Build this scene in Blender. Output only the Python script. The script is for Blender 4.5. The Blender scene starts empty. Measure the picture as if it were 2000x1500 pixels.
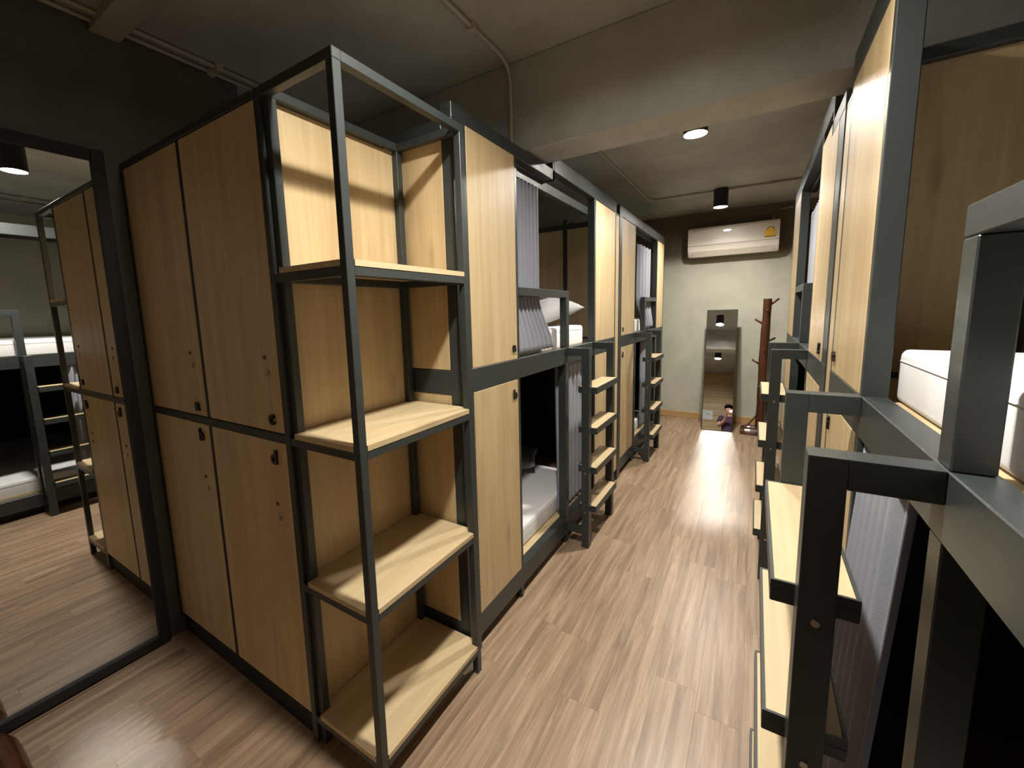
import bpy, bmesh, math, random
from mathutils import Vector, Matrix
random.seed(7)
S = bpy.context.scene
COL = S.collection

# ------------------------------------------------------------------ camera
YAW, PITCH, ROLL = -0.5634, -0.1324, -0.0276
cy, sy, cp, sp = math.cos(YAW), math.sin(YAW), math.cos(PITCH), math.sin(PITCH)
fw = Vector((sy*cp, cy*cp, sp)); rt = Vector((cy, -sy, 0)); up = rt.cross(fw)
r2 = math.cos(ROLL)*rt + math.sin(ROLL)*up
u2 = -math.sin(ROLL)*rt + math.cos(ROLL)*up
cam = bpy.data.cameras.new('camera'); camo = bpy.data.objects.new('camera', cam); COL.objects.link(camo)
M = Matrix((r2, u2, -fw)).transposed().to_4x4(); M.translation = Vector((0.9133, -0.7476, 1.5))
camo.matrix_world = M
cam.sensor_fit = 'HORIZONTAL'; cam.sensor_width = 36.0
cam.lens = 814.457*36/2000
cam.shift_x = (1000-960.7067)/2000
cam.shift_y = (720.0055-750)/2000
cam.clip_start = 0.01
S.camera = camo

# ------------------------------------------------------------------ world, exposure, lamp strength
w = bpy.data.worlds.new('world'); S.world = w; w.use_nodes = True
w.node_tree.nodes['Background'].inputs[0].default_value = (0.01, 0.01, 0.012, 1)
w.node_tree.nodes['Background'].inputs[1].default_value = 0.2
vs = S.view_settings
vs.view_transform = 'Standard'; vs.look = 'None'; vs.exposure = 2.28; vs.gamma = 1.0; vs.use_curve_mapping = False
S.display_settings.display_device = 'sRGB'
LAMP_COLOR = (1.0, 0.94, 0.83)
LAMP_STRENGTH = 330.0
LAMPS = [(0.57, 0.055), (0.56, 2.15), (0.555, 4.33)]
LAMP_Z = 2.52
cyc = S.cycles
cyc.use_denoising = True
cyc.use_guiding = True
cyc.sample_clamp_indirect = 0.0
cyc.caustics_reflective = True
cyc.max_bounces = 8; cyc.diffuse_bounces = 5; cyc.glossy_bounces = 5
cyc.use_adaptive_sampling = True; cyc.adaptive_threshold = 0.02

# ------------------------------------------------------------------ materials
def newmat(name):
    m = bpy.data.materials.new(name); m.use_nodes = True
    nt = m.node_tree; b = nt.nodes['Principled BSDF']
    return m, nt, b

def plain(name, col, rough=0.5, metal=0.0, bump=0.0, bscale=200, spec=0.5, var=0.0, vscale=6):
    m, nt, b = newmat(name)
    b.inputs['Base Color'].default_value = (*col, 1)
    b.inputs['Roughness'].default_value = rough
    b.inputs['Metallic'].default_value = metal
    b.inputs['Specular IOR Level'].default_value = spec
    tc = nt.nodes.new('ShaderNodeTexCoord')
    if bump:
        n = nt.nodes.new('ShaderNodeTexNoise'); n.inputs['Scale'].default_value = bscale; n.inputs['Detail'].default_value = 3
        nt.links.new(tc.outputs['Object'], n.inputs['Vector'])
        bp = nt.nodes.new('ShaderNodeBump'); bp.inputs['Strength'].default_value = bump; bp.inputs['Distance'].default_value = 0.002
        nt.links.new(n.outputs['Fac'], bp.inputs['Height']); nt.links.new(bp.outputs['Normal'], b.inputs['Normal'])
    if var:
        n = nt.nodes.new('ShaderNodeTexNoise'); n.inputs['Scale'].default_value = vscale; n.inputs['Detail'].default_value = 6
        n.inputs['Roughness'].default_value = 0.65
        nt.links.new(tc.outputs['Object'], n.inputs['Vector'])
        r = nt.nodes.new('ShaderNodeValToRGB')
        r.color_ramp.elements[0].position = 0.3; r.color_ramp.elements[1].position = 0.7
        r.color_ramp.elements[0].color = (*[c*(1-var) for c in col], 1)
        r.color_ramp.elements[1].color = (*[c*(1+var) for c in col], 1)
        nt.links.new(n.outputs['Fac'], r.inputs['Fac']); nt.links.new(r.outputs['Color'], b.inputs['Base Color'])
    return m

def wood(name, c0, c1, axis='z', rough=0.46, across=14.0, along=0.9, objvar=0.10, knots=True, dark=None, darkamt=0.5, hue=None):
    m, nt, b = newmat(name)
    L = nt.links.new
    tc = nt.nodes.new('ShaderNodeTexCoord'); oi = nt.nodes.new('ShaderNodeObjectInfo')
    off = nt.nodes.new('ShaderNodeVectorMath'); off.operation = 'SCALE'; off.inputs[0].default_value = (13.7, 7.3, 5.1)
    L(oi.outputs['Random'], off.inputs['Scale'])
    add = nt.nodes.new('ShaderNodeVectorMath'); add.operation = 'ADD'
    L(tc.outputs['Object'], add.inputs[0]); L(off.outputs['Vector'], add.inputs[1])
    sc = [across]*3; sc['xyz'.index(axis)] = along
    mp = nt.nodes.new('ShaderNodeMapping'); mp.inputs['Scale'].default_value = sc
    L(add.outputs['Vector'], mp.inputs['Vector'])
    n1 = nt.nodes.new('ShaderNodeTexNoise'); n1.inputs['Scale'].default_value = 1.0; n1.inputs['Detail'].default_value = 5; n1.inputs['Roughness'].default_value = 0.6; n1.inputs['Distortion'].default_value = 0.6
    L(mp.outputs['Vector'], n1.inputs['Vector'])
    sc2 = [across*8]*3; sc2['xyz'.index(axis)] = along*3
    mp2 = nt.nodes.new('ShaderNodeMapping'); mp2.inputs['Scale'].default_value = sc2
    L(add.outputs['Vector'], mp2.inputs['Vector'])
    n2 = nt.nodes.new('ShaderNodeTexNoise'); n2.inputs['Scale'].default_value = 1.0; n2.inputs['Detail'].default_value = 3
    L(mp2.outputs['Vector'], n2.inputs['Vector'])
    mix = nt.nodes.new('ShaderNodeMath'); mix.operation = 'MULTIPLY_ADD'; mix.inputs[1].default_value = 0.35
    L(n2.outputs['Fac'], mix.inputs[0]); L(n1.outputs['Fac'], mix.inputs[2])
    sub = nt.nodes.new('ShaderNodeMath'); sub.operation = 'SUBTRACT'; sub.inputs[1].default_value = 0.175
    L(mix.outputs[0], sub.inputs[0])
    r = nt.nodes.new('ShaderNodeValToRGB')
    r.color_ramp.elements[0].position = 0.32; r.color_ramp.elements[1].position = 0.68
    r.color_ramp.elements[0].color = (*c0, 1); r.color_ramp.elements[1].color = (*c1, 1)
    L(sub.outputs[0], r.inputs['Fac'])
    out = r.outputs['Color']
    if dark:
        sc3 = [across*0.55]*3; sc3['xyz'.index(axis)] = along*1.1
        mp3 = nt.nodes.new('ShaderNodeMapping'); mp3.inputs['Scale'].default_value = sc3; mp3.inputs['Location'].default_value = (3, 9, 4)
        L(add.outputs['Vector'], mp3.inputs['Vector'])
        n3 = nt.nodes.new('ShaderNodeTexNoise'); n3.inputs['Scale'].default_value = 1.3; n3.inputs['Detail'].default_value = 7; n3.inputs['Roughness'].default_value = 0.7; n3.inputs['Distortion'].default_value = 1.2
        L(mp3.outputs['Vector'], n3.inputs['Vector'])
        mr = nt.nodes.new('ShaderNodeMapRange'); mr.inputs['From Min'].default_value = 0.52; mr.inputs['From Max'].default_value = 0.74
        mr.inputs['To Max'].default_value = darkamt
        L(n3.outputs['Fac'], mr.inputs['Value'])
        mx = nt.nodes.new('ShaderNodeMix'); mx.data_type = 'RGBA'; mx.inputs[7].default_value = (*dark, 1)
        L(mr.outputs['Result'], mx.inputs[0]); L(out, mx.inputs[6]); out = mx.outputs[2]
    if knots:
        sck = [5.5]*3; sck['xyz'.index(axis)] = 1.6
        mk = nt.nodes.new('ShaderNodeMapping'); mk.inputs['Scale'].default_value = sck
        L(add.outputs['Vector'], mk.inputs['Vector'])
        vo = nt.nodes.new('ShaderNodeTexVoronoi'); vo.inputs['Scale'].default_value = 1.0
        L(mk.outputs['Vector'], vo.inputs['Vector'])
        mr = nt.nodes.new('ShaderNodeMapRange'); mr.inputs['From Min'].default_value = 0.03; mr.inputs['From Max'].default_value = 0.14
        mr.inputs['To Min'].default_value = 0.42; mr.inputs['To Max'].default_value = 0.0
        L(vo.outputs['Distance'], mr.inputs['Value'])
        mx = nt.nodes.new('ShaderNodeMix'); mx.data_type = 'RGBA'; mx.inputs[7].default_value = (*[c*0.45 for c in c0], 1)
        L(mr.outputs['Result'], mx.inputs[0]); L(out, mx.inputs[6]); out = mx.outputs[2]
    hs = nt.nodes.new('ShaderNodeHueSaturation')
    mr = nt.nodes.new('ShaderNodeMapRange'); mr.inputs['To Min'].default_value = 1-objvar; mr.inputs['To Max'].default_value = 1+objvar
    L(oi.outputs['Random'], mr.inputs['Value']); L(mr.outputs['Result'], hs.inputs['Value']); L(out, hs.inputs['Color'])
    L(hs.outputs['Color'], b.inputs['Base Color'])
    b.inputs['Roughness'].default_value = rough
    b.inputs['Specular IOR Level'].default_value = 0.6
    bp = nt.nodes.new('ShaderNodeBump'); bp.inputs['Strength'].default_value = 0.12; bp.inputs['Distance'].default_value = 0.0015
    L(n2.outputs['Fac'], bp.inputs['Height']); L(bp.outputs['Normal'], b.inputs['Normal'])
    return m

OAK0, OAK1 = (0.46, 0.335, 0.180), (0.60, 0.465, 0.270)
WZ = wood('oak_laminate_upright', OAK0, OAK1, 'z', objvar=0.05)
WY = wood('oak_laminate_lengthwise', (0.48, 0.365, 0.205), (0.59, 0.465, 0.285), 'y', objvar=0.05)
WX = wood('oak_laminate_crosswise', (0.42, 0.29, 0.15), (0.56, 0.41, 0.23), 'x', objvar=0.06)
FLOORW = wood('vinyl_oak_floor', (0.205, 0.136, 0.086), (0.43, 0.302, 0.205), 'y', rough=0.36, across=30, along=1.3, objvar=0.06, knots=False, dark=(0.15, 0.102, 0.072), darkamt=0.85)
BASEW = wood('oak_baseboard_wood', (0.42, 0.25, 0.10), (0.55, 0.35, 0.15), 'x', objvar=0.0, knots=False)
TRUNK = wood('dark_varnished_trunk', (0.042, 0.015, 0.007), (0.090, 0.032, 0.014), 'z', rough=0.2, across=10, along=1.0, objvar=0.0, knots=False)
STEEL = plain('charcoal_powder_coat', (0.030, 0.037, 0.037), rough=0.40, bump=0.06, bscale=500)
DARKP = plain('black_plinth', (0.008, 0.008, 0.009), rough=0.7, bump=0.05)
WALLM = plain('grey_green_plaster', (0.46, 0.465, 0.385), rough=0.75, bump=0.25, bscale=40, var=0.13, vscale=2.2, spec=0.3)
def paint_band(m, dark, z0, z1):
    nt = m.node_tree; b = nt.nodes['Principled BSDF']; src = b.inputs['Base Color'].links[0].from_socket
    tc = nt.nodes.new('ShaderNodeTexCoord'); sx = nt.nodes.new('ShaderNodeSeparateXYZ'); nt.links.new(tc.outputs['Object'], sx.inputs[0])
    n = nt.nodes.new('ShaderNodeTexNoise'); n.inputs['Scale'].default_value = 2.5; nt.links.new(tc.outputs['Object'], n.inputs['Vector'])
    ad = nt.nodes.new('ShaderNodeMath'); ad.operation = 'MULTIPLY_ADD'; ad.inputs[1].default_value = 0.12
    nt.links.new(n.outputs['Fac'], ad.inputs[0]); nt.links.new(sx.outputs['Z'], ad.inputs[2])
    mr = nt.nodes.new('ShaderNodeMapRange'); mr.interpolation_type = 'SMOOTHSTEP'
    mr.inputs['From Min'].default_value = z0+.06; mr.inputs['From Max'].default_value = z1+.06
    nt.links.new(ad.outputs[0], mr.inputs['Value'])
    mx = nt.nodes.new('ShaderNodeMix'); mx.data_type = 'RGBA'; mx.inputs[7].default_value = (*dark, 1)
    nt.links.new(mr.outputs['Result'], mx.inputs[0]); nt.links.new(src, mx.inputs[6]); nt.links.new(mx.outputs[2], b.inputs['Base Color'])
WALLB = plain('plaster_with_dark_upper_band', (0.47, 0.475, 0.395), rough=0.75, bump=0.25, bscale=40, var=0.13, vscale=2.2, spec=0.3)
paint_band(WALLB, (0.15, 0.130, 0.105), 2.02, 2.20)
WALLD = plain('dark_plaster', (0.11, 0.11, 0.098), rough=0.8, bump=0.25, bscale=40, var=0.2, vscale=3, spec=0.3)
CEILM = plain('charcoal_ceiling_paint', (0.36, 0.372, 0.350), rough=0.6, bump=0.15, bscale=30, var=0.22, vscale=1.6, spec=0.35)
WHITE = plain('white_bed_linen', (0.80, 0.80, 0.83), rough=0.85, bump=0.15, bscale=60, spec=0.2)
PILLOW = plain('grey_pillowcase', (0.33, 0.33, 0.34), rough=0.9, bump=0.2, bscale=70, spec=0.2)
CURT = plain('blue_grey_curtain', (0.31, 0.325, 0.38), rough=0.92, bump=0.3, bscale=500, spec=0.2)
ACW = plain('white_plastic', (0.74, 0.69, 0.63), rough=0.35, bump=0.02)
ACD = plain('grey_plastic', (0.20, 0.17, 0.13), rough=0.5, bump=0.02)
SILV = plain('silver_badge_metal', (0.75, 0.75, 0.77), rough=0.2, metal=0.9, bump=0.02)
YEL = plain('yellow_sticker', (0.80, 0.46, 0.03), rough=0.5, bump=0.02)
STKW = plain('pale_sticker', (0.70, 0.62, 0.50), rough=0.5, bump=0.02)
INK = plain('dark_print', (0.045, 0.025, 0.015), rough=0.6, bump=0.02)
BLACKM = plain('black_lamp_housing', (0.010, 0.010, 0.012), rough=0.4, bump=0.04)
REFL = plain('white_lamp_reflector', (0.8, 0.8, 0.8), rough=0.5, bump=0.02)
LETTER = plain('black_acrylic_letter', (0.012, 0.012, 0.013), rough=0.35, bump=0.02)
LOCKM = plain('brushed_lock_metal', (0.55, 0.5, 0.42), rough=0.3, metal=1.0, bump=0.05)
BROWNCAP = plain('brown_screw_cap', (0.12, 0.05, 0.02), rough=0.5, bump=0.02)
PIPE = plain('painted_conduit', (0.42, 0.39, 0.33), rough=0.38, bump=0.04)
MIRROR = plain('mirror_silver', (0.88, 0.90, 0.89), rough=0.0, metal=1.0)
PAPER = plain('white_paper', (0.72, 0.76, 0.84), rough=0.7, bump=0.05)
SKIN = plain('skin', (0.50, 0.27, 0.18), rough=0.5, bump=0.1, bscale=90)
HAIR = plain('black_hair', (0.012, 0.009, 0.008), rough=0.5, bump=0.5, bscale=150)
SHIRT = plain('purple_shirt_fabric', (0.055, 0.022, 0.060), rough=0.9, bump=0.3, bscale=300)
TROUS = plain('navy_trouser_fabric', (0.030, 0.032, 0.075), rough=0.9, bump=0.3, bscale=300)
PHONE = plain('pale_phone_back', (0.75, 0.76, 0.80), rough=0.25, bump=0.01)
GLASSB = plain('dark_lens_glass', (0.01, 0.01, 0.012), rough=0.1)
EYEW = plain('eye_white', (0.7, 0.68, 0.65), rough=0.3)
LIP = plain('lip_colour', (0.38, 0.14, 0.11), rough=0.5)
EMIT, _nt, _b = newmat('lamp_diffuser_glow')
_b.inputs['Base Color'].default_value = (0.8, 0.8, 0.8, 1)
_b.inputs['Emission Color'].default_value = (*LAMP_COLOR, 1); _b.inputs['Emission Strength'].default_value = LAMP_STRENGTH

# ------------------------------------------------------------------ geometry helpers
def bm_box(bm, a, b, bev=0.0):
    x0, x1 = sorted((a[0], b[0])); y0, y1 = sorted((a[1], b[1])); z0, z1 = sorted((a[2], b[2]))
    vs_ = [bm.verts.new((x, y, z)) for x in (x0, x1) for y in (y0, y1) for z in (z0, z1)]
    fs = [(0,1,3,2),(4,6,7,5),(0,4,5,1),(2,3,7,6),(0,2,6,4),(1,5,7,3)]
    faces = [bm.faces.new([vs_[i] for i in f]) for f in fs]
    if bev:
        d = min(x1-x0, y1-y0, z1-z0)
        es = set(e for f in faces for e in f.edges)
        bmesh.ops.bevel(bm, geom=list(es), offset=min(bev, d*0.4), segments=1, affect='EDGES', profile=0.5)

def tube_pts(bm, pts, rad, seg=10, caps=True):
    """tube along a polyline, rad a number or a list"""
    pts = [Vector(p) for p in pts]; n = len(pts); rings = []
    for i, p in enumerate(pts):
        t = (pts[min(i+1, n-1)] - pts[max(i-1, 0)]).normalized()
        ref = Vector((0, 0, 1)) if abs(t.z) < 0.9 else Vector((1, 0, 0))
        u = t.cross(ref).normalized(); v = t.cross(u).normalized()
        r = rad[i] if isinstance(rad, (list, tuple)) else rad
        rings.append([bm.verts.new(p + r*(math.cos(2*math.pi*k/seg)*u + math.sin(2*math.pi*k/seg)*v)) for k in range(seg)])
    for i in range(n-1):
        for k in range(seg):
            bm.faces.new((rings[i][k], rings[i][(k+1) % seg], rings[i+1][(k+1) % seg], rings[i+1][k]))
    if caps:
        bm.faces.new(rings[0][::-1]); bm.faces.new(rings[-1])

def add_ellipsoid(bm, c, r, su=16, sv=10, rot=None):
    res = bmesh.ops.create_uvsphere(bm, u_segments=su, v_segments=sv, radius=1.0)
    m = Matrix.Translation(Vector(c)) @ (rot.to_4x4() if rot else Matrix()) @ Matrix.Diagonal((*r, 1))
    bmesh.ops.transform(bm, matrix=m, verts=res['verts'])

def mk(name, bm, mat, parent=None, smooth=False, **props):
    bmesh.ops.recalc_face_normals(bm, faces=bm.faces)
    me = bpy.data.meshes.new(name); bm.to_mesh(me); bm.free()
    if smooth:
        for p in me.polygons: p.use_smooth = True
    me.materials.append(mat)
    o = bpy.data.objects.new(name, me); COL.objects.link(o)
    if parent is not None: o.parent = parent
    for k, v in props.items(): o[k] = v
    return o

def boxes(name, lst, mat, parent=None, bev=0.002, **props):
    bm = bmesh.new()
    for a, b in lst: bm_box(bm, a, b, bev)
    return mk(name, bm, mat, parent, **props)

def thing(name, label, cat, loc=(0, 0, 0), group=None, rotz=0.0):
    o = bpy.data.objects.new(name, None); COL.objects.link(o)
    o.empty_display_size = 0.1
    o.location = loc; o.rotation_euler = (0, 0, rotz); o['label'] = label; o['category'] = cat
    if group: o['group'] = group
    return o

def text_mesh(name, s, size, mat, parent, loc, rot, depth=0.003, bold=0.012, **props):
    cu = bpy.data.curves.new(name, 'FONT'); cu.body = s; cu.size = size; cu.extrude = depth; cu.offset = bold*size
    cu.align_x = 'CENTER'; cu.resolution_u = 4
    tmp = bpy.data.objects.new(name + '_tmp', cu); COL.objects.link(tmp)
    dg = bpy.context.evaluated_depsgraph_get(); dg.update()
    me = bpy.data.meshes.new_from_object(tmp.evaluated_get(dg)); me.name = name
    bpy.data.objects.remove(tmp)
    me.materials.clear(); me.materials.append(mat)
    o = bpy.data.objects.new(name, me); COL.objects.link(o)
    o.location = loc; o.rotation_euler = rot; o.parent = parent
    for k, v in props.items(): o[k] = v
    return o

def curtain(name, fx, mat, parent=None, nu=90, nv=14, thick=0.003, **props):
    """pleated cloth: fx(u, v) -> point, u along the hem, v from top to bottom"""
    bm = bmesh.new()
    g = [[bm.verts.new(fx(i/nu, j/nv)) for i in range(nu+1)] for j in range(nv+1)]
    for j in range(nv):
        for i in range(nu):
            bm.faces.new((g[j][i], g[j][i+1], g[j+1][i+1], g[j+1][i]))
    o = mk(name, bm, mat, parent, smooth=True, **props)
    md = o.modifiers.new('thickness', 'SOLIDIFY'); md.thickness = thick
    return o

# ------------------------------------------------------------------ the room
CEIL = 2.70; YW = 5.41; YF = -1.75; XR = 3.20; XL1 = -1.39; XL2 = -2.12
fl = boxes('floor', [((XL2-.1, YF-.1, -0.10), (XR+.1, YW+.1, -0.004))], FLOORW, bev=0, kind='structure')
PW, PL = 0.152, 0.92
pm = None
def plank_run(x, ya, yb, offs):
    global pm
    y = ya - offs
    while y < yb:
        a, b = max(y, ya), min(y+PL, yb)
        if b-a > 0.03:
            full = (b-a) > PL-1e-4
            if full and pm is not None:
                o = bpy.data.objects.new('plank', pm); COL.objects.link(o); o.parent = fl
            else:
                o = boxes('plank', [((0.0001, 0.0001, -0.004), (PW-0.0001, b-a-0.0001, 0.0))], FLOORW, fl, bev=0.0003)
                if full: pm = o.data
            o.location = (x, a, 0)
        y += PL
nx0 = int(math.floor((XL1-0.02)/PW))
for i in range(nx0, 12):
    x = i*PW + 0.03
    offs = random.random()*PL
    if x < -0.25: plank_run(x, YF, 0.55, offs)
    elif x < 1.30: plank_run(x, YF, YW, offs)
    else: plank_run(x, YF, 0.9, offs)

boxes('ceiling', [((XL2-.1, YF-.1, CEIL), (XR+.1, YW+.1, CEIL+.1))], CEILM, bev=0, kind='structure')
boxes('ceiling_beam', [((XL2, 1.185, 2.283), (XR, 1.415, CEIL))], CEILM, bev=0.004, kind='structure')
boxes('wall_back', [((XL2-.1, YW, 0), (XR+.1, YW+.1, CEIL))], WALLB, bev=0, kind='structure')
boxes('wall_right', [((XR, YF, 0), (XR+.1, YW, CEIL))], WALLM, bev=0, kind='structure')
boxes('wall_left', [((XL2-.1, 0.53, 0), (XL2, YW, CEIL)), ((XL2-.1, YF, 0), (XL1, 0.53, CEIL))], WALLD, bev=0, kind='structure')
wf = boxes('wall_front', [((XL1, YF-.1, 0), (XR, YF-.012, CEIL))], DARKP, bev=0, kind='structure')
bh = 0.17; z = 0.0
while z < 2.68:
    boxes('board', [((XL1, YF-.012, z+.002), (XR, YF, min(z+bh, CEIL)-.002))], WX, wf, bev=0.002)
    z += bh
boxes('baseboard_back', [((XL2, YW-.014, 0), (XR, YW, 0.085))], BASEW, bev=0.003, kind='structure')

# ------------------------------------------------------------------ conduits on the ceiling
def conduit(name, pts, label, clips, rad=0.009, group=None):
    t = thing(name, label, 'pipe', pts[0], group)
    o0 = Vector(pts[0])
    # round the corners
    P = [Vector(p)-o0 for p in pts]; out = [P[0]]
    for i in range(1, len(P)-1):
        a, b, c = P[i-1], P[i], P[i+1]; r = 0.11
        p0 = b + (a-b).normalized()*r; p1 = b + (c-b).normalized()*r
        for k in range(7):
            s = k/6; out.append((1-s)**2*p0 + 2*s*(1-s)*b + s*s*p1)
    out.append(P[-1])
    bm = bmesh.new(); tube_pts(bm, out, rad, 10); mk('pipe', bm, PIPE, t, smooth=True)
    for c in clips:
        c = Vector(c)-o0
        boxes('clip', [(c-Vector((.017, .017, .016)), c+Vector((.017, .017, .0145)))], PIPE, t, bev=0.003)
    return t
PZ = CEIL-0.0125
conduit('conduit_pipe', [(-0.147, 1.40, PZ), (-0.147, 4.31, PZ), (1.35, 4.355, PZ)], 'thin conduit bending across the far ceiling to the black lamp before the air conditioner', [(-0.147, 2.5, PZ), (0.98, 4.345, PZ), (-0.147, 3.6, PZ)])
conduit('conduit_pipe', [(-0.147, YF+.01, PZ), (-0.147, 1.17, PZ), (-0.147, 1.17, 2.285)], 'thin conduit over the corner shelf that bends down the face of the concrete beam', [(-0.147, 0.2, PZ), (-0.147, 0.85, PZ)])
conduit('conduit_pipe', [(-1.30, YF+.01, PZ), (-1.30, 1.18, PZ)], 'ceiling conduit above the lockers, the one farther from the mirror wall', [(-1.30, 0.4, PZ), (-1.30, -0.4, PZ)], group=None)
conduit('conduit_pipe', [(-1.365, YF+.01, PZ), (-1.365, 1.18, PZ)], 'ceiling conduit above the lockers, the one against the mirror wall', [(-1.365, 0.4, PZ), (-1.365, -0.4, PZ)], group=None)
conduit('conduit_pipe', [(2.20, YF+.01, PZ), (2.20, 1.18, PZ)], 'conduit above the near right bunk, the one of its pair nearer the aisle', [(2.20, 0.4, PZ)])
conduit('conduit_pipe', [(2.43, YF+.01, PZ), (2.43, 1.18, PZ)], 'conduit above the near right bunk, the one of its pair farther from the aisle', [(2.43, 0.4, PZ)])
jb = thing('junction_box', 'long flat grey junction box under the ceiling above the wall mirror', 'box', (-1.14, 0.008, 2.655))
boxes('box_body', [((-.243, -.046, 0.006), (.24, .046, 0.045))], CEILM, jb, bev=0.004)
boxes('box_lid', [((-.245, -.049, 0.0), (.243, .049, 0.008))], CEILM, jb, bev=0.002)

# ------------------------------------------------------------------ ceiling lamps
def ceiling_lamp(x, y, label):
    t = thing('ceiling_lamp', label, 'lamp', (x, y, LAMP_Z), 'black cylinder downlights')
    h = CEIL-LAMP_Z; R = 0.0675; n = 32
    bm = bmesh.new()
    prof = [(0.0, h), (R, h), (R, 0.0), (R-.004, 0.0), (R-.006, 0.034), (0.0, 0.036)]
    rings = []
    for r, zz in prof:
        rings.append([bm.verts.new((max(r, 1e-4)*math.cos(2*math.pi*k/n), max(r, 1e-4)*math.sin(2*math.pi*k/n), zz)) for k in range(n)])
    for i in range(len(prof)-1):
        for k in range(n):
            bm.faces.new((rings[i][k], rings[i][(k+1) % n], rings[i+1][(k+1) % n], rings[i+1][k]))
    mk('housing', bm, BLACKM, t)
    bm = bmesh.new()
    rr = [[bm.verts.new((q*math.cos(2*math.pi*k/n), q*math.sin(2*math.pi*k/n), zz)) for k in range(n)] for q, zz in ((R-.0045, 0.004), (R-.0065, 0.030))]
    for k in range(n):
        bm.faces.new((rr[0][k], rr[0][(k+1) % n], rr[1][(k+1) % n], rr[1][k]))
    mk('reflector', bm, REFL, t)
    bm = bmesh.new()
    bmesh.ops.create_circle(bm, cap_ends=True, segments=20, radius=0.055, matrix=Matrix.Translation((0, 0, 0.026)))
    for f in bm.faces:
        if f.normal.z > 0: f.normal_flip()
    me = bpy.data.meshes.new('diffuser'); bm.to_mesh(me); bm.free(); me.materials.append(EMIT)
    o = bpy.data.objects.new('diffuser', me); COL.objects.link(o); o.parent = t
    boxes('mounting_plate', [((-.05, -.05, h-.004), (.05, .05, h))], BLACKM, t, bev=0.001)
    return t
ceiling_lamp(*LAMPS[0], 'black cylinder ceiling lamp seen in the wall mirror, nearest the corner shelf')
ceiling_lamp(*LAMPS[1], 'ceiling lamp just past the concrete beam, seen as a round glare')
ceiling_lamp(*LAMPS[2], 'black cylinder ceiling lamp on the conduit before the air conditioner')

# ------------------------------------------------------------------ lettered doors
def letter_on(parent, s, x, y, zc, facing, size=0.062):
    rot = {'-y': (math.pi/2, 0, 0), '+x': (math.pi/2, 0, math.pi/2), '-x': (math.pi/2, 0, -math.pi/2)}[facing]
    d = 0.004
    off = {'-y': (0, -d, 0), '+x': (d, 0, 0), '-x': (-d, 0, 0)}[facing]
    text_mesh('letter', s, size, LETTER, parent, (x+off[0], y+off[1], zc), rot, depth=0.004, bold=0.035, label='black letter %s' % s)

# ------------------------------------------------------------------ locker cabinet
lk = thing('locker_cabinet', 'oak and black steel cabinet with four lettered locker doors beside the wall mirror', 'cabinet', (-0.86, 0, 0))
ox = 0.86
def lb(a, b): return ((a[0]+ox, a[1], a[2]), (b[0]+ox, b[1], b[2]))
HT = 2.165
boxes('frame', [lb((-1.372, -.002, 2.140), (-.357, .045, HT)), lb((-1.372, -.002, 1.099), (-.330, .045, 1.127)), lb((-1.388, -.002, .085), (-1.362, .045, HT)),
                lb((-1.388, .46, 0.0), (-1.35, .51, HT)), lb((-.3575, -.0005, 0.0), (-.3315, .045, HT)), lb((-1.372, .46, 2.138), (-.357, .51, HT))], STEEL, lk)
boxes('plinth', [lb((-1.388, .014, 0.0), (-.357, .50, .104))], DARKP, lk, bev=0.002)
boxes('divider', [lb((-.8725, .0015, .11), (-.8475, .48, 2.138))], DARKP, lk, bev=0.001)
boxes('back_panel', [lb((-1.37, .495, .10), (-.357, .512, 2.14))], WZ, lk, bev=0.001)
boxes('side_panel', [lb((-.3555, .0455, .02), (-.333, .548, 2.138))], WZ, lk, bev=0.001)
boxes('top_panel', [lb((-1.37, .045, 2.140), (-.357, .50, 2.158))], WZ, lk, bev=0.001)
boxes('left_panel', [lb((-1.386, .045, .10), (-1.366, .47, 2.138))], WZ, lk, bev=0.001)
for (x0, x1, z0, z1, s, lx, lz) in ((-1.360, -.873, 1.130, 2.137, 'a', -.936, 1.152), (-.847, -.3585, 1.130, 2.137, 'c', -.416, 1.158),
                                   (-1.360, -.873, .110, 1.096, 'b', -.930, 1.030), (-.847, -.3585, .110, 1.096, 'd', -.424, 1.022)):
    d = boxes('door', [lb((x0, 0.0, z0), (x1, .018, z1))], WZ, lk, bev=0.0015)
    letter_on(d, s, lx+ox, 0.0, lz, '-y', 0.066)
    up_ = z0 > 1
    hx = lx - .008 + ox
    zz = 1.378 if up_ else .876
    bm = bmesh.new(); tube_pts(bm, [(hx-.006, .001, zz), (hx-.006, -.003, zz)], .007, 12); mk('screw_cap', bm, BROWNCAP, d)
    bm = bmesh.new(); tube_pts(bm, [(hx+.004, .001, zz-.05), (hx+.004, -.005, zz-.05)], .009, 14); mk('lock', bm, LOCKM, d)

# ------------------------------------------------------------------ corner shelf
sh = thing('corner_shelf', 'black steel open shelf with four oak boards at the aisle corner', 'shelf', (-.165, .276, 0))
so = Vector((.165, -.276, 0))
def sb(a, b): return (Vector(a)+so, Vector(b)+so)
T = 0.0265; D = 0.5525; XS = -.3305
for (x0, y0) in ((-T, 0), (-T, D-T), (XS, D-T), (XS, .0125)):
    boxes('post', [sb((x0, y0, 0), (x0+T, y0+T, 2.138))], STEEL, sh, bev=0.0015)
boxes('rail', [sb((XS, 0, 2.138), (0, T, HT))], STEEL, sh, bev=0.0015)
boxes('rail', [sb((-T, T, 2.138), (0, D, HT))], STEEL, sh, bev=0.0015)
boxes('rail', [sb((XS, D-T, 2.138), (-T, D, HT))], STEEL, sh, bev=0.0015)
boxes('rail', [sb((XS, T, 2.138), (XS+T, D-T, HT))], STEEL, sh, bev=0.0015)
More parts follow.
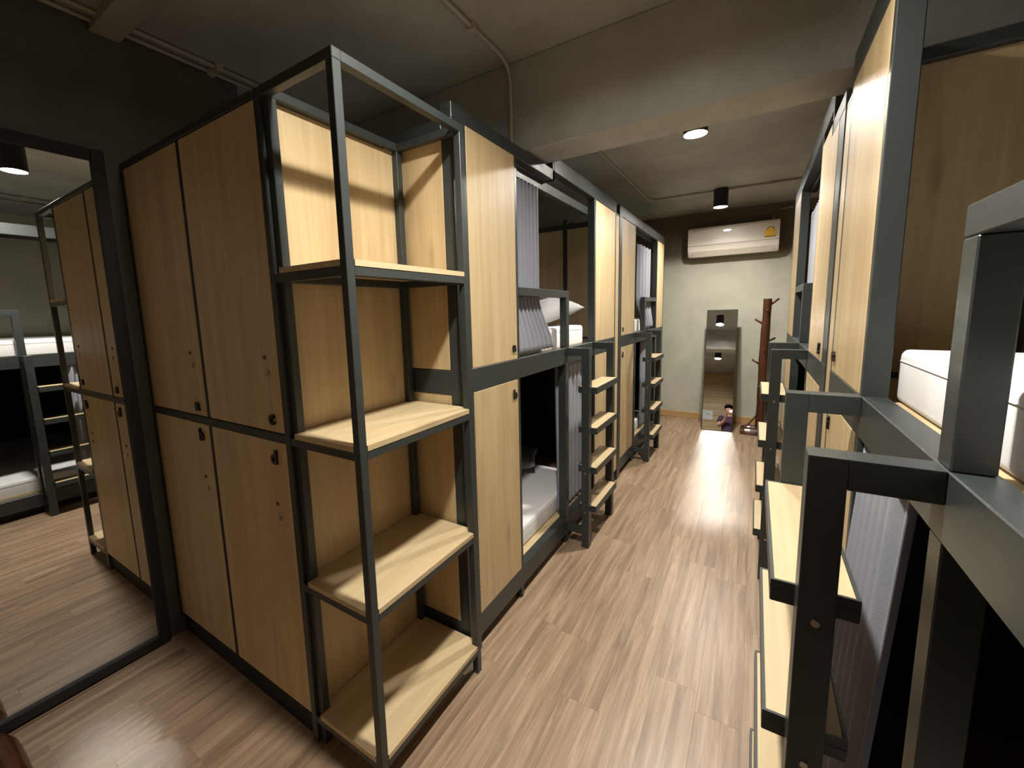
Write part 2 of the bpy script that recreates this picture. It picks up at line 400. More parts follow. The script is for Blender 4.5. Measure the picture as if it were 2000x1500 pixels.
for zt in (1.6525, 1.1375, .6305, .1285):
    zr = zt-.0165
    bm = bmesh.new()
    for a, b in (((XS, .001, zr-T), (-T, T, zr)), ((-T+.001, T, zr-T), (-.0005, D-T, zr)), ((XS, D-T+.001, zr-T), (-T, D-.001, zr)), ((XS+.001, T+.012, zr-T), (XS+T-.001, D-T, zr))):
        bm_box(bm, *sb(a, b), 0.0015)
    fr = mk('shelf_frame', bm, STEEL, sh)
    # board notched round the posts
    g = .0008
    pts = [(XS+T+g, -.001), (-T-g, -.001), (-T-g, T+g), (.001, T+g), (.001, D-T-g), (-T-g, D-T-g), (-T-g, D), (XS+T+g, D), (XS+T+g, D-T-g), (XS+g, D-T-g), (XS+g, .0125+T+g), (XS+T+g, .0125+T+g)]
    bm = bmesh.new()
    lo = [bm.verts.new(Vector((x, y, zr))+so) for x, y in pts]; hi = [bm.verts.new(Vector((x, y, zt))+so) for x, y in pts]
    bm.faces.new(lo[::-1]); bm.faces.new(hi)
    for i in range(len(pts)):
        j = (i+1) % len(pts); bm.faces.new((lo[i], lo[j], hi[j], hi[i]))
    mk('board', bm, WY, sh)

# ------------------------------------------------------------------ bunk beds
def bunk(label, xf, s, y0, y1, spanA, opening, spanB, ladder, guard, letters, step=None, zA=2.215, zB=2.26, ztop=2.35, ladder_parts=True):
    """xf face plane, s=+1 bed runs to -x (left row), s=-1 to +x (right row); y values absolute"""
    yc = (y0+y1)/2
    root = thing('bunk_bed', label, 'bunk bed', (xf, yc, 0), 'steel and oak pod bunks along the aisle')
    DP = 2.02
    def B(p0, p1, a, b, z0, z1): return ((-s*p0, a-yc, z0), (-s*p1, b-yc, z1))
    face = '+x' if s > 0 else '-x'
    # posts on the aisle face and at the back
    ystuds = [y0, spanA[1]+.001, spanB[0]-.026, y1-.03]
    w_ = [spanA[0]-y0-.001, .024, .025, .03]
    w_[3] = y1-spanB[1]-.001; ystuds[3] = spanB[1]+.001
    def top_at(y): 
        if step is None: return ztop
        ys, zl = step
        return zl if y < ys else ztop
    for ys, ww in zip(ystuds, w_):
        if ww < .012: continue
        boxes('post', [B(0.001, .05, ys, ys+ww, 0, top_at(ys)-.055)], STEEL, root)
    for ys, ww in ((y0, .05), (y1-.05, .05)):
        boxes('post', [B(DP-.05, DP, ys, ys+ww, 0, top_at(ys))], STEEL, root)
    boxes('post', [B(.001, .05, ladder[0], ladder[0]+.047, .1685, 1.1745), B(.001, .05, ladder[0], ladder[0]+.047, 0, .0615)], STEEL, root)
    # front rails
    boxes('middle_rail', [B(0, .0505, y0-.0007, y1+.0007, 1.175, 1.275)], STEEL, root)
    boxes('bottom_rail', [B(0, .0505, y0-.0007, y1+.0007, .062, .168)], STEEL, root)
    boxes('plinth', [B(.055, .09, y0+.01, y1-.01, 0, .062)], DARKP, root)
    if step is None:
        boxes('top_rail', [B(0, .05, y0, y1, ztop-.085, ztop)], STEEL, root)
    else:
        ys, zl = step
        boxes('top_rail', [B(0, .05, y0, ys, zl-.056, zl), B(0, .05, ys, y1, ztop-.085, ztop), B(0, .05, ys-.025, ys, zl-.056, ztop)], STEEL, root)
    oa, ob = opening
    zc_ = min(top_at(oa), top_at(ob))-.056
    boxes('curtain_rail', [B(.052, .085, oa-.02, ob+.02, zc_-.052, zc_)], STEEL, root)
    # aisle-side panels: upper and lower, on both sides of the opening
    for span, zt, doors in ((spanA, zA, letters.get('A')), (spanB, zB, letters.get('B'))):
        yA = span[0]
        if step is not None and span[0] < step[0] < span[1]:
            bm = bmesh.new(); z0 = 1.2765; q = [(span[0], z0), (span[1], z0), (span[1], zt), (step[0], zt), (step[0], step[1]-.0575), (span[0], step[1]-.0575)]
            fr_ = [bm.verts.new((-s*0.0, yy-yc, zz)) for yy, zz in q]; bk = [bm.verts.new((-s*.02, yy-yc, zz)) for yy, zz in q]
            bm.faces.new(fr_); bm.faces.new(bk[::-1])
            for i in range(6):
                j = (i+1) % 6; bm.faces.new((fr_[i], bk[i], bk[j], fr_[j]))
            du = mk('door' if doors else 'panel', bm, WZ, root)
        else:
            du = boxes('door' if doors else 'panel', [B(0, .02, span[0], span[1], 1.2765, zt)], WZ, root, bev=0.001)
        dl = boxes('door' if doors else 'panel', [B(0, .02, span[0], span[1], .1695, 1.1735)], WZ, root, bev=0.001)
        if doors:
            ly, (su, sl) = doors
            letter_on(du, su, 0.0, ly-yc, 1.315, face, 0.062); letter_on(dl, sl, 0.0, ly-yc, 1.085, face, 0.062)
    # outer end walls and inner niche walls
    for lev, (za, zb) in enumerate(((.17, 1.175), (1.277, 2.185))):
        boxes('end_panel', [B(.052, DP-.052, y0+.002, y0+.02, za, zb)], WZ, root, bev=0.001)
        boxes('end_panel', [B(.052, DP-.052, y1-.02, y1-.002, za, zb)], WZ, root, bev=0.001)
        for yy in (y0+.0205, y1-.0455):
            boxes('stud', [B(.41, .44, yy, yy+.025, za, zb+.08 if lev else zb)], STEEL, root)
    for za, zb in ((1.175, 1.275), (.062, .168), (2.185, 2.222)):
        boxes('end_rail', [B(.05, DP-.05, y0, y0+.045, za, zb)], STEEL, root)
        boxes('end_rail', [B(.05, DP-.05, y1-.045, y1, za, zb)], STEEL, root)
    for yy in (y0+.046, y1-.058):  # black sheets added over the low niche's inner faces to darken them
        boxes('dark_sheet', [B(.052, DP-.06, yy, yy+.012, .17, 1.172)], DARKP, root, bev=0)
    boxes('dark_sheet', [B(.052, DP-.06, y0+.06, y1-.06, 1.222, 1.234)], DARKP, root, bev=0)
    boxes('back_dark_sheet', [B(DP-.012, DP, y0+.051, y1-.051, .17, 1.21)], DARKP, root, bev=0)
    # bed boards and the underside of the top bed
    boxes('bed_board', [B(.0515, DP-.051, y0+.047, y1-.047, 1.235, 1.262)], WY, root, bev=0.001)
    boxes('bed_board', [B(.0515, DP-.051, y0+.047, y1-.047, .13, .158)], WY, root, bev=0.001)
    # guard rail on the top bed
    ga, gb, gp = guard
    boxes('guard_rail', [B(0.0005, .044, ga, gb, 1.580, 1.622), B(0.0005, .044, gp, gp+.046, 1.2755, 1.5795)], STEEL, root)
    # ladder: two posts with arms back to the rail, four treads in steel trays
    la, lb_ = ladder
    bm = bmesh.new()
    for yy in (la, lb_-.047):
        bm_box(bm, *B(-.149, -.101, yy, yy+.047, 0, 1.275), 0.0008)
        bm_box(bm, *B(-.1008, -.0005, yy, yy+.047, 1.228, 1.275), 0.0008)
        bm_box(bm, *B(-.1005, -.0005, yy+.004, yy+.043, .085, .125), 0.0008)
    lad = mk('ladder', bm, STEEL, root)
    for zt in (1.033, .778, .522, .267):
        bm = bmesh.new()
        ya, yb = la+.0475, lb_-.0475
        P0, P1 = -.183, -.063
        bm_box(bm, *B(P0, P1, ya, yb, zt-.040, zt-.016), 0.0015)
        for q in (((P0, P0+.005, ya, yb)), (P1-.005, P1, ya, yb), (P0+.005, P1-.005, ya, ya+.005), (P0+.005, P1-.005, yb-.005, yb)):
            bm_box(bm, *B(*q, zt-.016, zt), 0.0)
        mk('tread_tray', bm, STEEL, lad)
        boxes('tread', [B(P0+.0055, P1-.0055, ya+.0055, yb-.0055, zt-.0158, zt-.0005)], WY, lad, bev=0.001)
        for yy in (ya, yb):
            bm = bmesh.new(); d_ = -1 if yy == ya else 1
            tube_pts(bm, [B(-.125, 0, yy+d_*.0475, yy, zt-.028, 0)[0], B(-.125, 0, yy+d_*.0505, yy, zt-.028, 0)[0]], .006, 8)
            mk('bolt', bm, LOCKM, lad)
    return root

XB, XR_ = -.063, 1.14
bunk('near left bunk bed of black steel and oak behind the corner shelf', XB, 1, .566, 2.722,
     (.655, 1.036), (1.062, 2.19), (2.217, 2.69), (1.652, 2.196), (1.062, 1.711, 1.665), {'A': (1.000, ('a', 'b'))}, step=(1.50, 2.271))
bunk('far left bunk bed of black steel and oak next to the far wall', XB, 1, 2.826, 4.82,
     (2.912, 3.352), (3.378, 4.385), (4.412, 4.775), (3.40, 3.93), (3.80, 4.385, 3.80), {'A': (2.950, ('c', 'd'))}, zA=2.26, zB=2.26)
bunk('near right bunk bed whose bare mattress and guard rail fill the right edge', XR_, -1, -1.06, 1.077,
     (-1.02, -.625), (-.60, .568), (.597, 1.045), (.018, .602), (-.60, .064, .018), {'B': (1.003, ('e', 'f'))}, ztop=2.271, zA=2.18, zB=2.18)
bunk('far right bunk bed of black steel and oak before the coat stand', XR_, -1, 1.196, 3.45,
     (1.318, 1.79), (1.817, 2.88), (2.905, 3.40), (1.822, 2.345), (2.298, 2.88, 2.298), {'A': (1.385, ('g', 'h'))}, step=(1.50, 2.222))

for xf_, s_, ya, yb, zt, lab in ((XB, 1, 2.728, 2.818, 2.25, 'narrow oak filler strip standing between the two left bunk beds'), (XR_, -1, 1.083, 1.188, 2.15, 'narrow oak filler strip standing between the two right bunk beds')):
    ft = thing('filler_panel', lab, 'panel', (xf_, (ya+yb)/2, 0))
    h_ = (yb-ya)/2
    boxes('board', [((-s_*.004, -h_, .10), (-s_*.022, h_, zt))], WZ, ft, bev=.001)
    boxes('foot', [((-s_*.012, -h_+.005, 0), (-s_*.030, h_-.005, .0995))], DARKP, ft, bev=.001)
    boxes('cap', [((-s_*.004, -h_, zt+.0005), (-s_*.045, h_, zt+.020))], STEEL, ft, bev=.001)
# ------------------------------------------------------------------ mattresses
def mattress(label, xf, s, oa, ob, zb, thick, p0=.10, group='mattresses in the bunks', p1=1.96):
    m_ = thing('mattress', label, 'mattress', (xf-s*(p0+p1)/2, (oa+ob)/2, zb), group)
    hx, hy = (p1-p0)/2, (ob-oa)/2
    bm = bmesh.new(); bm_box(bm, (-hx, -hy, 0), (hx, hy, thick))
    bmesh.ops.bevel(bm, geom=list(bm.edges), offset=.017, segments=4, affect='EDGES', profile=0.5)
    bmesh.ops.subdivide_edges(bm, edges=[e for e in bm.edges if e.calc_length() > .2], cuts=10, use_grid_fill=True)
    rnd = random.Random(len(label))
    for v in bm.verts:
        v.co.z += .003*math.sin(v.co.x*7+rnd.random()*.2)*math.sin(v.co.y*9) if v.co.z > thick*.8 else 0
    mk('cover', bm, WHITE, m_, smooth=True)
    q = .001
    for zz in (thick*.80,):
        bm = bmesh.new(); tube_pts(bm, [(s*(hx+q), -hy+.03, zz), (s*(hx+q), hy-.03, zz)], .0012, 6); mk('seam_piping', bm, WHITE, m_)
    return m_
mattress('white mattress on the top of the near left bunk', XB, 1, 1.085, 2.165, 1.263, .135, p0=.075)
mattress('white mattress low in the near left bunk, behind the grey curtain', XB, 1, 1.085, 2.165, .159, .125, p0=.095)
mattress('white mattress on the top of the far left bunk', XB, 1, 3.405, 4.36, 1.263, .135, p0=.066)
mattress('white mattress low in the far left bunk', XB, 1, 3.405, 4.36, .159, .125, p0=.095)
mattress('bare white mattress on the top of the near right bunk, behind the guard rail', XR_, -1, -.575, .615, 1.263, .125, p0=.068)
mattress('white mattress low in the near right bunk, seen in the wall mirror', XR_, -1, -.575, .543, .159, .125, p0=.095)
mattress('white mattress on the top of the far right bunk', XR_, -1, 1.842, 2.855, 1.263, .135, p0=.105)
mattress('white mattress low in the far right bunk', XR_, -1, 1.842, 2.855, .159, .125, p0=.095)

def pillow(label, loc, size, rot, mat, group=None):
    bm = bmesh.new(); n = 22
    L_, W_, H_ = size
    def h(u, v): return H_*0.5*max(0.0, (1-abs(u)**3.2))**.55*max(0.0, (1-abs(v)**3.2))**.55
    top, bot = [], []
    for i in range(n+1):
        ru, rb = [], []
        for j in range(n+1):
            u, v = 2*i/n-1, 2*j/n-1
            pin = 1-.10*(1-abs(u))*abs(v)**4; pin2 = 1-.10*(1-abs(v))*abs(u)**4
            wr = .006*math.sin(9*u+3*v)*math.cos(7*v-2*u)
            p = (u*L_/2*pin2, v*W_/2*pin)
            ru.append(bm.verts.new((*p, h(u, v)+wr*(1-max(abs(u), abs(v))))))
            rb.append(bm.verts.new((*p, -h(u, v)*.7)) if 0 < i < n and 0 < j < n else ru[-1])
        top.append(ru); bot.append(rb)
    for i in range(n):
        for j in range(n):
            bm.faces.new((top[i][j], top[i+1][j], top[i+1][j+1], top[i][j+1]))
            try: bm.faces.new((bot[i][j], bot[i][j+1], bot[i+1][j+1], bot[i+1][j]))
            except ValueError: pass
    o = mk('pillow', bm, mat, None, smooth=True)
    o.location = loc; o.rotation_euler = rot; o['label'] = label; o['category'] = 'pillow'
    if group: o['group'] = group
    return o
pillow('plump grey pillow leaning on the top mattress of the near left bunk', (-.36, 1.98, 1.497), (.34, .46, .14), (math.radians(14), math.radians(10), math.radians(-25)), PILLOW)
pillow('grey pillow lying deep in the low bed of the near left bunk', (-.66, 1.98, .365), (.42, .30, .14), (math.radians(8), math.radians(-6), math.radians(20)), PILLOW)
pillow('pale pillow in the low bed of the far left bunk', (-.45, 4.0, .375), (.40, .50, .14), (math.radians(5), math.radians(-6), math.radians(10)), PILLOW)
# folded white duvet on the near right top mattress
dv = thing('folded_duvet', 'folded white duvet at the aisle edge of the near right top mattress', 'duvet', (1.46, -.30, 1.3925))
for k, (z0, z1, sh_) in enumerate(((0, .028, 0.0), (.029, .056, .006))):
    bm = bmesh.new(); bm_box(bm, (-.225+sh_, -.20, z0), (.22, .225, z1)); bmesh.ops.bevel(bm, geom=list(bm.edges), offset=.012, segments=3, affect='EDGES')
    mk('fold', bm, WHITE, dv, smooth=True)

# ------------------------------------------------------------------ curtains
PI2 = 2*math.pi
def pleat(u, n, amp, sharp=0.0):
    return amp*math.sin(PI2*n*u) + sharp*amp*math.sin(PI2*2*n*u+.6)
def cur_left(ya, yb, ya2, yb2, z0, z1, p, n, amp, pb=None, ph=0.0, bend=0.0):
    pb = p if pb is None else pb
    def f(u, v):
        y = (ya+(yb-ya)*u)*(1-v) + (ya2+(yb2-ya2)*u)*v
        if bend:
            q = min(1, max(0, (v-bend)/(1-bend))); q = q*q*(3-2*q); y = ya+(yb-ya)*u + q*((ya2-ya)+(yb2-yb-ya2+ya)*u)
        else: q = v
        pp = p+(pb-p)*q + pleat(u+ph, n, amp*(1-.25*q))
        return Vector((XB-pp, y, z0+(z1-z0)*v))
    return f
def cur_right(ya, yb, ya2, yb2, z0, z1, p, n, amp, pb=None, ph=0.0):
    g = cur_left(ya, yb, ya2, yb2, z0, z1, p, n, amp, pb, ph)
    def f(u, v):
        q = g(u, v); return Vector((XR_ + (XB-q.x), q.y, q.z))
    return f
def curtain_thing(label, f, nu=120, hooks=8, ztop=2.15):
    t = thing('bed_curtain', label, 'curtain', tuple(f(.5, 1)), 'grey pod curtains')
    o0 = f(.5, 1)
    curtain('cloth', lambda u, v: f(u, v)-o0, CURT, t, nu=nu, nv=30)
    bm = bmesh.new()
    pts = [f(i/40, 0)-o0+Vector((0, 0, .004)) for i in range(41)]
    tube_pts(bm, pts, .006, 6); mk('header_tape', bm, CURT, t, smooth=True)
    return t
curtain_thing('pleated grey curtain gathered above and below the guard of the near left bunk', cur_left(1.075, 1.40, 1.085, 1.51, 2.158, 1.292, .077, 8, .025, pb=.036, bend=.66), nu=150)
curtain_thing('grey curtain of the low bed in the near left bunk, behind the ladder', cur_left(1.66, 2.13, 1.69, 2.10, 1.165, .175, .070, 6, .018))
curtain_thing('grey curtain hanging on the top bed of the far left bunk', cur_left(3.74, 4.32, 3.93, 4.33, 2.15, 1.292, .074, 4, .019, pb=.034, bend=.60))
curtain_thing('grey curtain of the low bed in the far left bunk, behind its ladder', cur_left(3.98, 4.33, 4.0, 4.33, 1.165, .175, .075, 4, .018))
curtain_thing('grey curtain of the low bed in the near right bunk, falling in long folds', cur_right(.27, .562, .24, .566, 1.168, .20, .028, 6, .017, pb=-.030), nu=150)
curtain_thing('blue-grey curtain drawn across the top bed of the far right bunk', cur_right(1.83, 2.86, 1.83, 2.86, 2.10, 1.30, .075, 14, .014), nu=180)

# ------------------------------------------------------------------ wall mirror (left)
wm = thing('wall_mirror', 'tall wall mirror in a wide black frame beside the lockers', 'mirror', (XL1, -.66, 0))
def wb(a, b): return ((a[0]-XL1, a[1]+.66, a[2]), (b[0]-XL1, b[1]+.66, b[2]))
MY0, MY1, MZ0, MZ1, FX = -1.30, -.058, .015, 2.190, -1.352
for a, b in (((XL1+.001, MY1-.042, MZ0), (FX, MY1, MZ1)), ((XL1+.001, MY0, MZ0), (FX, MY0+.042, MZ1)), ((XL1+.001, MY0+.0425, MZ1-.042), (FX, MY1-.0425, MZ1)), ((XL1+.001, MY0+.0425, MZ0), (FX, MY1-.0425, MZ0+.042))):
    boxes('frame_bar', [wb(a, b)], DARKP, wm, bev=0.002)
boxes('mirror_glass', [wb((XL1+.004, MY0+.035, MZ0+.035), (-1.366, MY1-.035, MZ1-.035))], MIRROR, wm, bev=0)

# ------------------------------------------------------------------ leaning mirror
lm = thing('standing_mirror', 'slim tilted standing mirror before the far wall, under the air conditioner', 'mirror', (.575, 4.885, 0))
ang = math.radians(12.25)
lm.rotation_euler = (-ang, 0, math.radians(2.0))
W2, H2 = .168, 1.497
for a, b in (((-W2, 0, 0), (-W2+.007, .022, H2)), ((W2-.007, 0, 0), (W2, .022, H2)), ((-W2+.0072, 0, 0), (W2-.0072, .022, .008)), ((-W2+.0072, 0, H2-.008), (W2-.0072, .022, H2))):
    boxes('frame_bar', [(a, b)], BLACKM, lm, bev=0.0015)
boxes('backing', [((-W2+.004, .012, .004), (W2-.004, .020, H2-.004))], BLACKM, lm, bev=0.001)
boxes('mirror_glass', [((-W2+.006, .004, .006), (W2-.006, .011, H2-.006))], MIRROR, lm, bev=0)

bm = bmesh.new(); ca, sa = math.cos(ang), math.sin(ang)
def inv(y, z): return (0, y*ca - z*sa, y*sa + z*ca)
def kick(x, y, z): q = inv(y, z); return (x, q[1], q[2])
tube_pts(bm, [kick(-.09, .30, .0125), kick(-.09, .245, .80), kick(.09, .245, .80), kick(.09, .30, .0125)], .007, 8)
mk('kickstand', bm, BLACKM, lm)
# ------------------------------------------------------------------ coat stands
def coat_stand(label, loc, rotz, bend=0.0, cross=True):
    t = thing('coat_stand', label, 'coat stand', loc, None, rotz)
    def ax(z): return Vector((.004*math.sin(z*5)+bend*math.sin(z*3.1), .004*math.sin(z*4), z))
    bm = bmesh.new()
    zs = [.075+1.50*k/16 for k in range(17)]
    rad = [.055-.014*k/16+.0022*math.sin(k*1.7) for k in range(17)]
    tube_pts(bm, [ax(z_) for z_ in zs], rad, 18); mk('trunk', bm, TRUNK, t, smooth=False)
    for sd, zz, dx, dz, dy in ((1, 1.48, .085, .075, 0.02), (-1, 1.27, -.085, .06, 0.02), (1, 1.075, .08, .045, .02), (-1, .80, -.09, .06, 0.02), (0, 1.42, .005, .02, -.07), (0, .97, .005, .02, -.07), (0, .55, -.03, .02, -.07)):
        p = ax(zz); d = Vector((dx, dy, dz))
        bm = bmesh.new(); tube_pts(bm, [p+d*.3, p+d*.8, p+d*1.25], [.012, .011, .012], 10); mk('peg', bm, TRUNK, t, smooth=True)
    # half-log feet crossing under the trunk, a small block and a raking brace
    def half_log(x0, x1, y, r, name, along='x', z=0.0):
        bm = bmesh.new(); n = 12; rings = []
        for k in range(9):
            s_ = k/8; q = x0+(x1-x0)*s_
            rr = r*(1-.25*abs(2*s_-1)**6)
            ring = []
            for i in range(n+1):
                a_ = math.pi*i/n
                c, h = rr*math.cos(a_), rr*1.25*math.sin(a_)
                ring.append(bm.verts.new((q, y+c, z+h) if along == 'x' else (y+c, q, z+h)))
            rings.append(ring)
        for k in range(8):
            for i in range(n):
                bm.faces.new((rings[k][i], rings[k][i+1], rings[k+1][i+1], rings[k+1][i]))
            bm.faces.new((rings[k][0], rings[k+1][0], rings[k+1][n], rings[k][n]))
        bm.faces.new(rings[0]); bm.faces.new(rings[-1][::-1])
        return mk(name, bm, TRUNK, t)
    half_log(-.20, .20, -.075, .058, 'foot'); half_log(-.20, .20, .085, .058, 'foot')
    if cross: half_log(-.14, .15, -.01, .05, 'cross_foot', 'y', .002)
    bm = bmesh.new(); tube_pts(bm, [(-.15, -.02, .055), (-.045, 0, .21)], .008, 8); mk('brace', bm, TRUNK, t)
    return t
coat_stand('rustic dark brown tree-trunk coat stand at the far wall beside the leaning mirror', (1.02, 4.98, 0), 0.0)
coat_stand('dark brown log foot of a coat stand in the near corner by the wall mirror', (-1.12, -.70, 0), 0.0, cross=False)

# ------------------------------------------------------------------ air conditioner
ac = thing('air_conditioner', 'white wall-mounted air conditioner above the leaning mirror', 'air conditioner', (.625, YW, 2.13))
bm = bmesh.new()
prof = [(0, 0.005), (-.155, 0.0), (-.205, .055), (-.222, .135), (-.222, .335), (-.20, .352), (0, .352)]
hw = .480
Lr = [[bm.verts.new((x, y, z_)) for y, z_ in prof] for x in (-hw, hw)]
n = len(prof)
for i in range(n-1): bm.faces.new((Lr[0][i], Lr[0][i+1], Lr[1][i+1], Lr[1][i]))
bm.faces.new((Lr[0][n-1], Lr[0][0], Lr[1][0], Lr[1][n-1])); bm.faces.new(Lr[0][::-1]); bm.faces.new(Lr[1])
bmesh.ops.bevel(bm, geom=list(bm.edges), offset=.008, segments=2, affect='EDGES')
mk('casing', bm, ACW, ac)
bm = bmesh.new()
q = [(-.1565, .003), (-.2065, .057), (-.2115, .056), (-.161, -.003)]
Lq = [[bm.verts.new((x, y, z_)) for y, z_ in q] for x in (-.425, .425)]
for i in range(4): bm.faces.new((Lq[0][i], Lq[0][(i+1) % 4], Lq[1][(i+1) % 4], Lq[1][i]))
bm.faces.new(Lq[0][::-1]); bm.faces.new(Lq[1])
mk('louver', bm, ACW, ac)
boxes('outlet_slot', [((-.42, -.150, -.003), (.42, -.03, .004))], ACD, ac, bev=0.001)
boxes('panel_seam', [((-.478, -.2232, .128), (.478, -.218, .132))], ACD, ac, bev=0)
bm = bmesh.new()
bmesh.ops.create_circle(bm, cap_ends=True, segments=28, radius=1.0, matrix=Matrix.Translation((-.05, -.2235, .285)) @ Matrix.Rotation(math.pi/2, 4, 'X') @ Matrix.Diagonal((.042, .009, 1, 1)))
mk('badge', bm, SILV, ac, label='small silver oval badge')
stk = boxes('energy_sticker', [((.335, -.2240, .165), (.445, -.2222, .235))], YEL, ac, bev=0, label='yellow energy sticker with a dark dial arc')
bm = bmesh.new()
for k in range(14):
    a0, a1 = math.pi*k/14, math.pi*(k+1)/14
    v = [bm.verts.new((.39+r*math.cos(a), -.2246, .236+r*math.sin(a))) for r, a in ((.030, a0), (.037, a0), (.037, a1), (.030, a1))]
    bm.faces.new(v)
mk('dial_arc', bm, INK, stk)
boxes('sticker_dial', [((.362, -.2241, .2355), (.418, -.2226, .258))], YEL, stk, bev=0)
boxes('sticker_foot', [((.335, -.2243, .157), (.445, -.2224, .1648))], INK, stk, bev=0)
bm = bmesh.new(); tube_pts(bm, [(.42, -.03, .353), (.42, -.03, .42), (.48, -.03, .49), (.60, -.03, .50)], .012, 8); mk('drain_hose', bm, CEILM, ac, smooth=True)

# ------------------------------------------------------------------ notice on the boarded wall behind the camera
ns = thing('notice_sheet', 'white paper notice on the boarded wall, seen in the leaning mirror', 'notice', (.345, YF, 1.53))
boxes('sheet', [((-.19, .0005, -.12), (.19, .003, .12))], PAPER, ns, bev=0)
boxes('print_block', [((-.12, .0031, -.09), (-.03, .0036, -.076)), ((.04, .0031, .02), (.11, .0036, .028)), ((.04, .0031, -.0), (.11, .0036, .006))], INK, ns, bev=0)

# ------------------------------------------------------------------ the photographer (seen in the leaning mirror)
def skin_obj(name, verts, edges, radii, mat, parent, root=0, sub=2):
    me = bpy.data.meshes.new(name); me.from_pydata(verts, edges, []); me.update()
    o = bpy.data.objects.new(name, me); COL.objects.link(o)
    md = o.modifiers.new('skin', 'SKIN'); md.use_smooth_shade = True
    for i, r in enumerate(radii):
        sv = me.skin_vertices[0].data[i]; sv.radius = (r, r) if not isinstance(r, tuple) else r; sv.use_root = (i == root)
    md2 = o.modifiers.new('sub', 'SUBSURF'); md2.levels = sub; md2.render_levels = sub
    dg = bpy.context.evaluated_depsgraph_get(); dg.update()
    m2 = bpy.data.meshes.new_from_object(o.evaluated_get(dg)); m2.name = name
    bpy.data.objects.remove(o)
    m2.materials.clear(); m2.materials.append(mat)
    for p in m2.polygons: p.use_smooth = True
    o2 = bpy.data.objects.new(name, m2); COL.objects.link(o2); o2.parent = parent
    return o2
PX, PY = .88, -1.15
pe = thing('person', 'person in a dark purple shirt holding up a phone, seen in the leaning mirror', 'person', (PX, PY, 0))
# body: hips, torso, neck, head, arms, legs (one continuous figure)
V, E, Rr = [], [], []
def add(p, r, frm=None):
    V.append(p); Rr.append(r)
    if frm is not None: E.append((frm, len(V)-1))
    return len(V)-1
hip = add((0, 0, .90), .145)
sp1 = add((0, .0, 1.05), .13, hip); sp2 = add((0, -.01, 1.20), .145, sp1); sp3 = add((0, -.01, 1.33), .14, sp2)
nk = add((0, 0, 1.43), .058, sp3); hd0 = add((0, .025, 1.50), .062, nk)
hd1 = add((0, .03, 1.56), .080, hd0); hd2 = add((0, .02, 1.62), .078, hd1)
hands = []
HT_ = {-1: Vector((-.040, .335, 1.452)), 1: Vector((.112, .392, 1.452))}
for sx in (-1, 1):
    H_ = HT_[sx]
    sh0 = add((sx*.15, -.01, 1.35), .066, sp3); el = add((sx*.21, .08, 1.13), .045, sh0)
    f1 = add((sx*.12+.05, .20, 1.27), .038, el); wr = add(tuple(H_+Vector((sx*.012, -.035, -.05))), .026, f1)
    pa = add(tuple(H_), (.030, .017), wr)
    hands.append((sx, pa))
    tg = add((sx*.085, 0, .82), .095, hip); kn = add((sx*.09, .02, .48), .062, tg); an = add((sx*.095, -.01, .10), .040, kn); ft = add((sx*.10, .10, .045), .040, an)
skin_obj('body', V, E, Rr, SKIN, pe)
# fingers round the phone
for sx, _ in hands:
    H_ = HT_[sx]; ax_ = Vector((math.cos(.5634), math.sin(.5634), 0)); bk_ = Vector((-math.sin(.5634), math.cos(.5634), 0))
    for k in range(4):
        q = [H_+Vector((0, 0, -.008+.016*k)), H_+ax_*(.004*sx)+bk_*.016+Vector((0, 0, -.006+.016*k)), H_-ax_*(.014*sx)+bk_*(.022)+Vector((0, 0, -.005+.016*k)), H_-ax_*((.030-.004*k)*sx)+bk_*.021+Vector((0, 0, -.005+.015*k))]
        skin_obj('finger', [tuple(p) for p in q], [(0, 1), (1, 2), (2, 3)], [.009, .008, .0075, .0065], SKIN, pe, sub=1)
    q = [H_+Vector((0, -.01, -.03)), H_-ax_*(.012*sx)-bk_*.016+Vector((0, 0, -.008)), H_-ax_*(.026*sx)-bk_*.010+Vector((0, 0, .014))]
    skin_obj('thumb', [tuple(p) for p in q], [(0, 1), (1, 2)], [.011, .010, .008], SKIN, pe, sub=1)
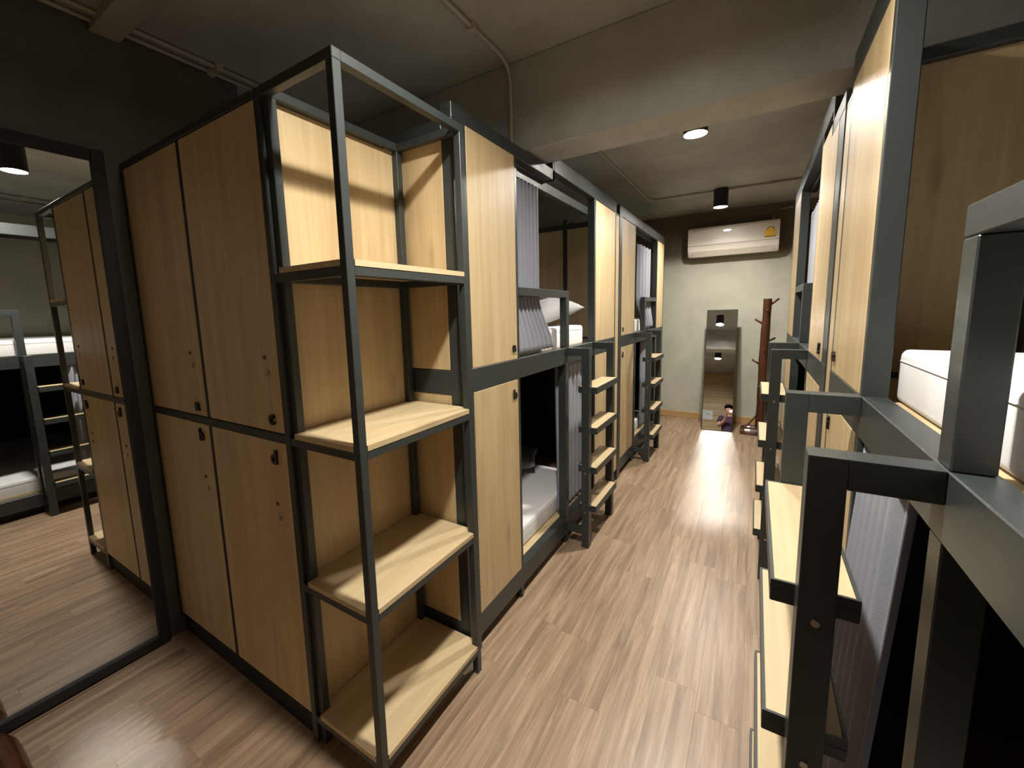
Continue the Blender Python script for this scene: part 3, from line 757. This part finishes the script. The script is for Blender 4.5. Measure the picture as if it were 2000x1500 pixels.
# face
bm = bmesh.new(); add_ellipsoid(bm, (0, .118, 1.555), (.013, .020, .024), 10, 8); mk('nose', bm, SKIN, pe, smooth=True)
for sx in (-1, 1):
    bm = bmesh.new(); add_ellipsoid(bm, (sx*.032, .098, 1.585), (.014, .010, .008), 10, 8); mk('eye', bm, EYEW, pe, smooth=True)
    bm = bmesh.new(); add_ellipsoid(bm, (sx*.032, .107, 1.585), (.006, .003, .006), 8, 6); mk('pupil', bm, HAIR, pe, smooth=True)
    bm = bmesh.new(); add_ellipsoid(bm, (sx*.084, .015, 1.57), (.010, .020, .030), 10, 8); mk('ear', bm, SKIN, pe, smooth=True)
    bm = bmesh.new(); add_ellipsoid(bm, (sx*.032, .103, 1.607), (.020, .008, .004), 10, 6); mk('eyebrow', bm, HAIR, pe, smooth=True)
bm = bmesh.new(); add_ellipsoid(bm, (0, .104, 1.517), (.022, .008, .007), 12, 8); mk('mouth', bm, LIP, pe, smooth=True)
bm = bmesh.new(); add_ellipsoid(bm, (0, .0, 1.645), (.096, .105, .078), 20, 12)
bmesh.ops.bisect_plane(bm, geom=bm.verts[:]+bm.edges[:]+bm.faces[:], plane_co=(0, .03, 1.628), plane_no=(0, .55, -.8), clear_outer=True)
mk('hair', bm, HAIR, pe, smooth=True)
# shirt with short sleeves, trousers, shoes
V, E, Rr = [], [], []
h0 = add((0, 0, .88), .160); a1 = add((0, 0, 1.05), .148, h0); a2 = add((0, -.01, 1.20), .160, a1); a3 = add((0, -.01, 1.335), .152, a2); a4 = add((0, -.005, 1.395), .080, a3)
for sx in (-1, 1):
    s0 = add((sx*.155, -.01, 1.352), .080, a3); s1 = add((sx*.200, .06, 1.22), .064, s0)
skin_obj('shirt', V, E, Rr, SHIRT, pe)
V, E, Rr = [], [], []
h0 = add((0, 0, .87), .155)
for sx in (-1, 1):
    t0 = add((sx*.09, 0, .76), .105, h0); k0 = add((sx*.092, .015, .48), .078, t0); n0 = add((sx*.096, -.01, .12), .062, k0)
skin_obj('trousers', V, E, Rr, TROUS, pe)
for sx in (-1, 1):
    bm = bmesh.new(); add_ellipsoid(bm, (sx*.098, .05, .045), (.048, .13, .045), 14, 10); mk('shoe', bm, BLACKM, pe, smooth=True)
ph = thing('phone', 'pale phone held up in both hands by the photographer', 'phone', (.9133+.53*.020, -.7476-.84*.020, 1.470), rotz=.5634)
bm = bmesh.new(); bm_box(bm, (-.055, -.0085, -.037), (.055, 0, .037)); bmesh.ops.bevel(bm, geom=[e for e in bm.edges if abs((e.verts[0].co-e.verts[1].co).y) > .005], offset=.008, segments=4, affect='EDGES')
mk('phone_body', bm, PHONE, ph)
bm = bmesh.new(); tube_pts(bm, [(0, .0002, .026), (0, .002, .026)], .006, 16); mk('phone_lens', bm, GLASSB, ph)
boxes('phone_screen', [((-.050, -.0095, -.033), (.050, -.0084, .033))], GLASSB, ph, bev=0)
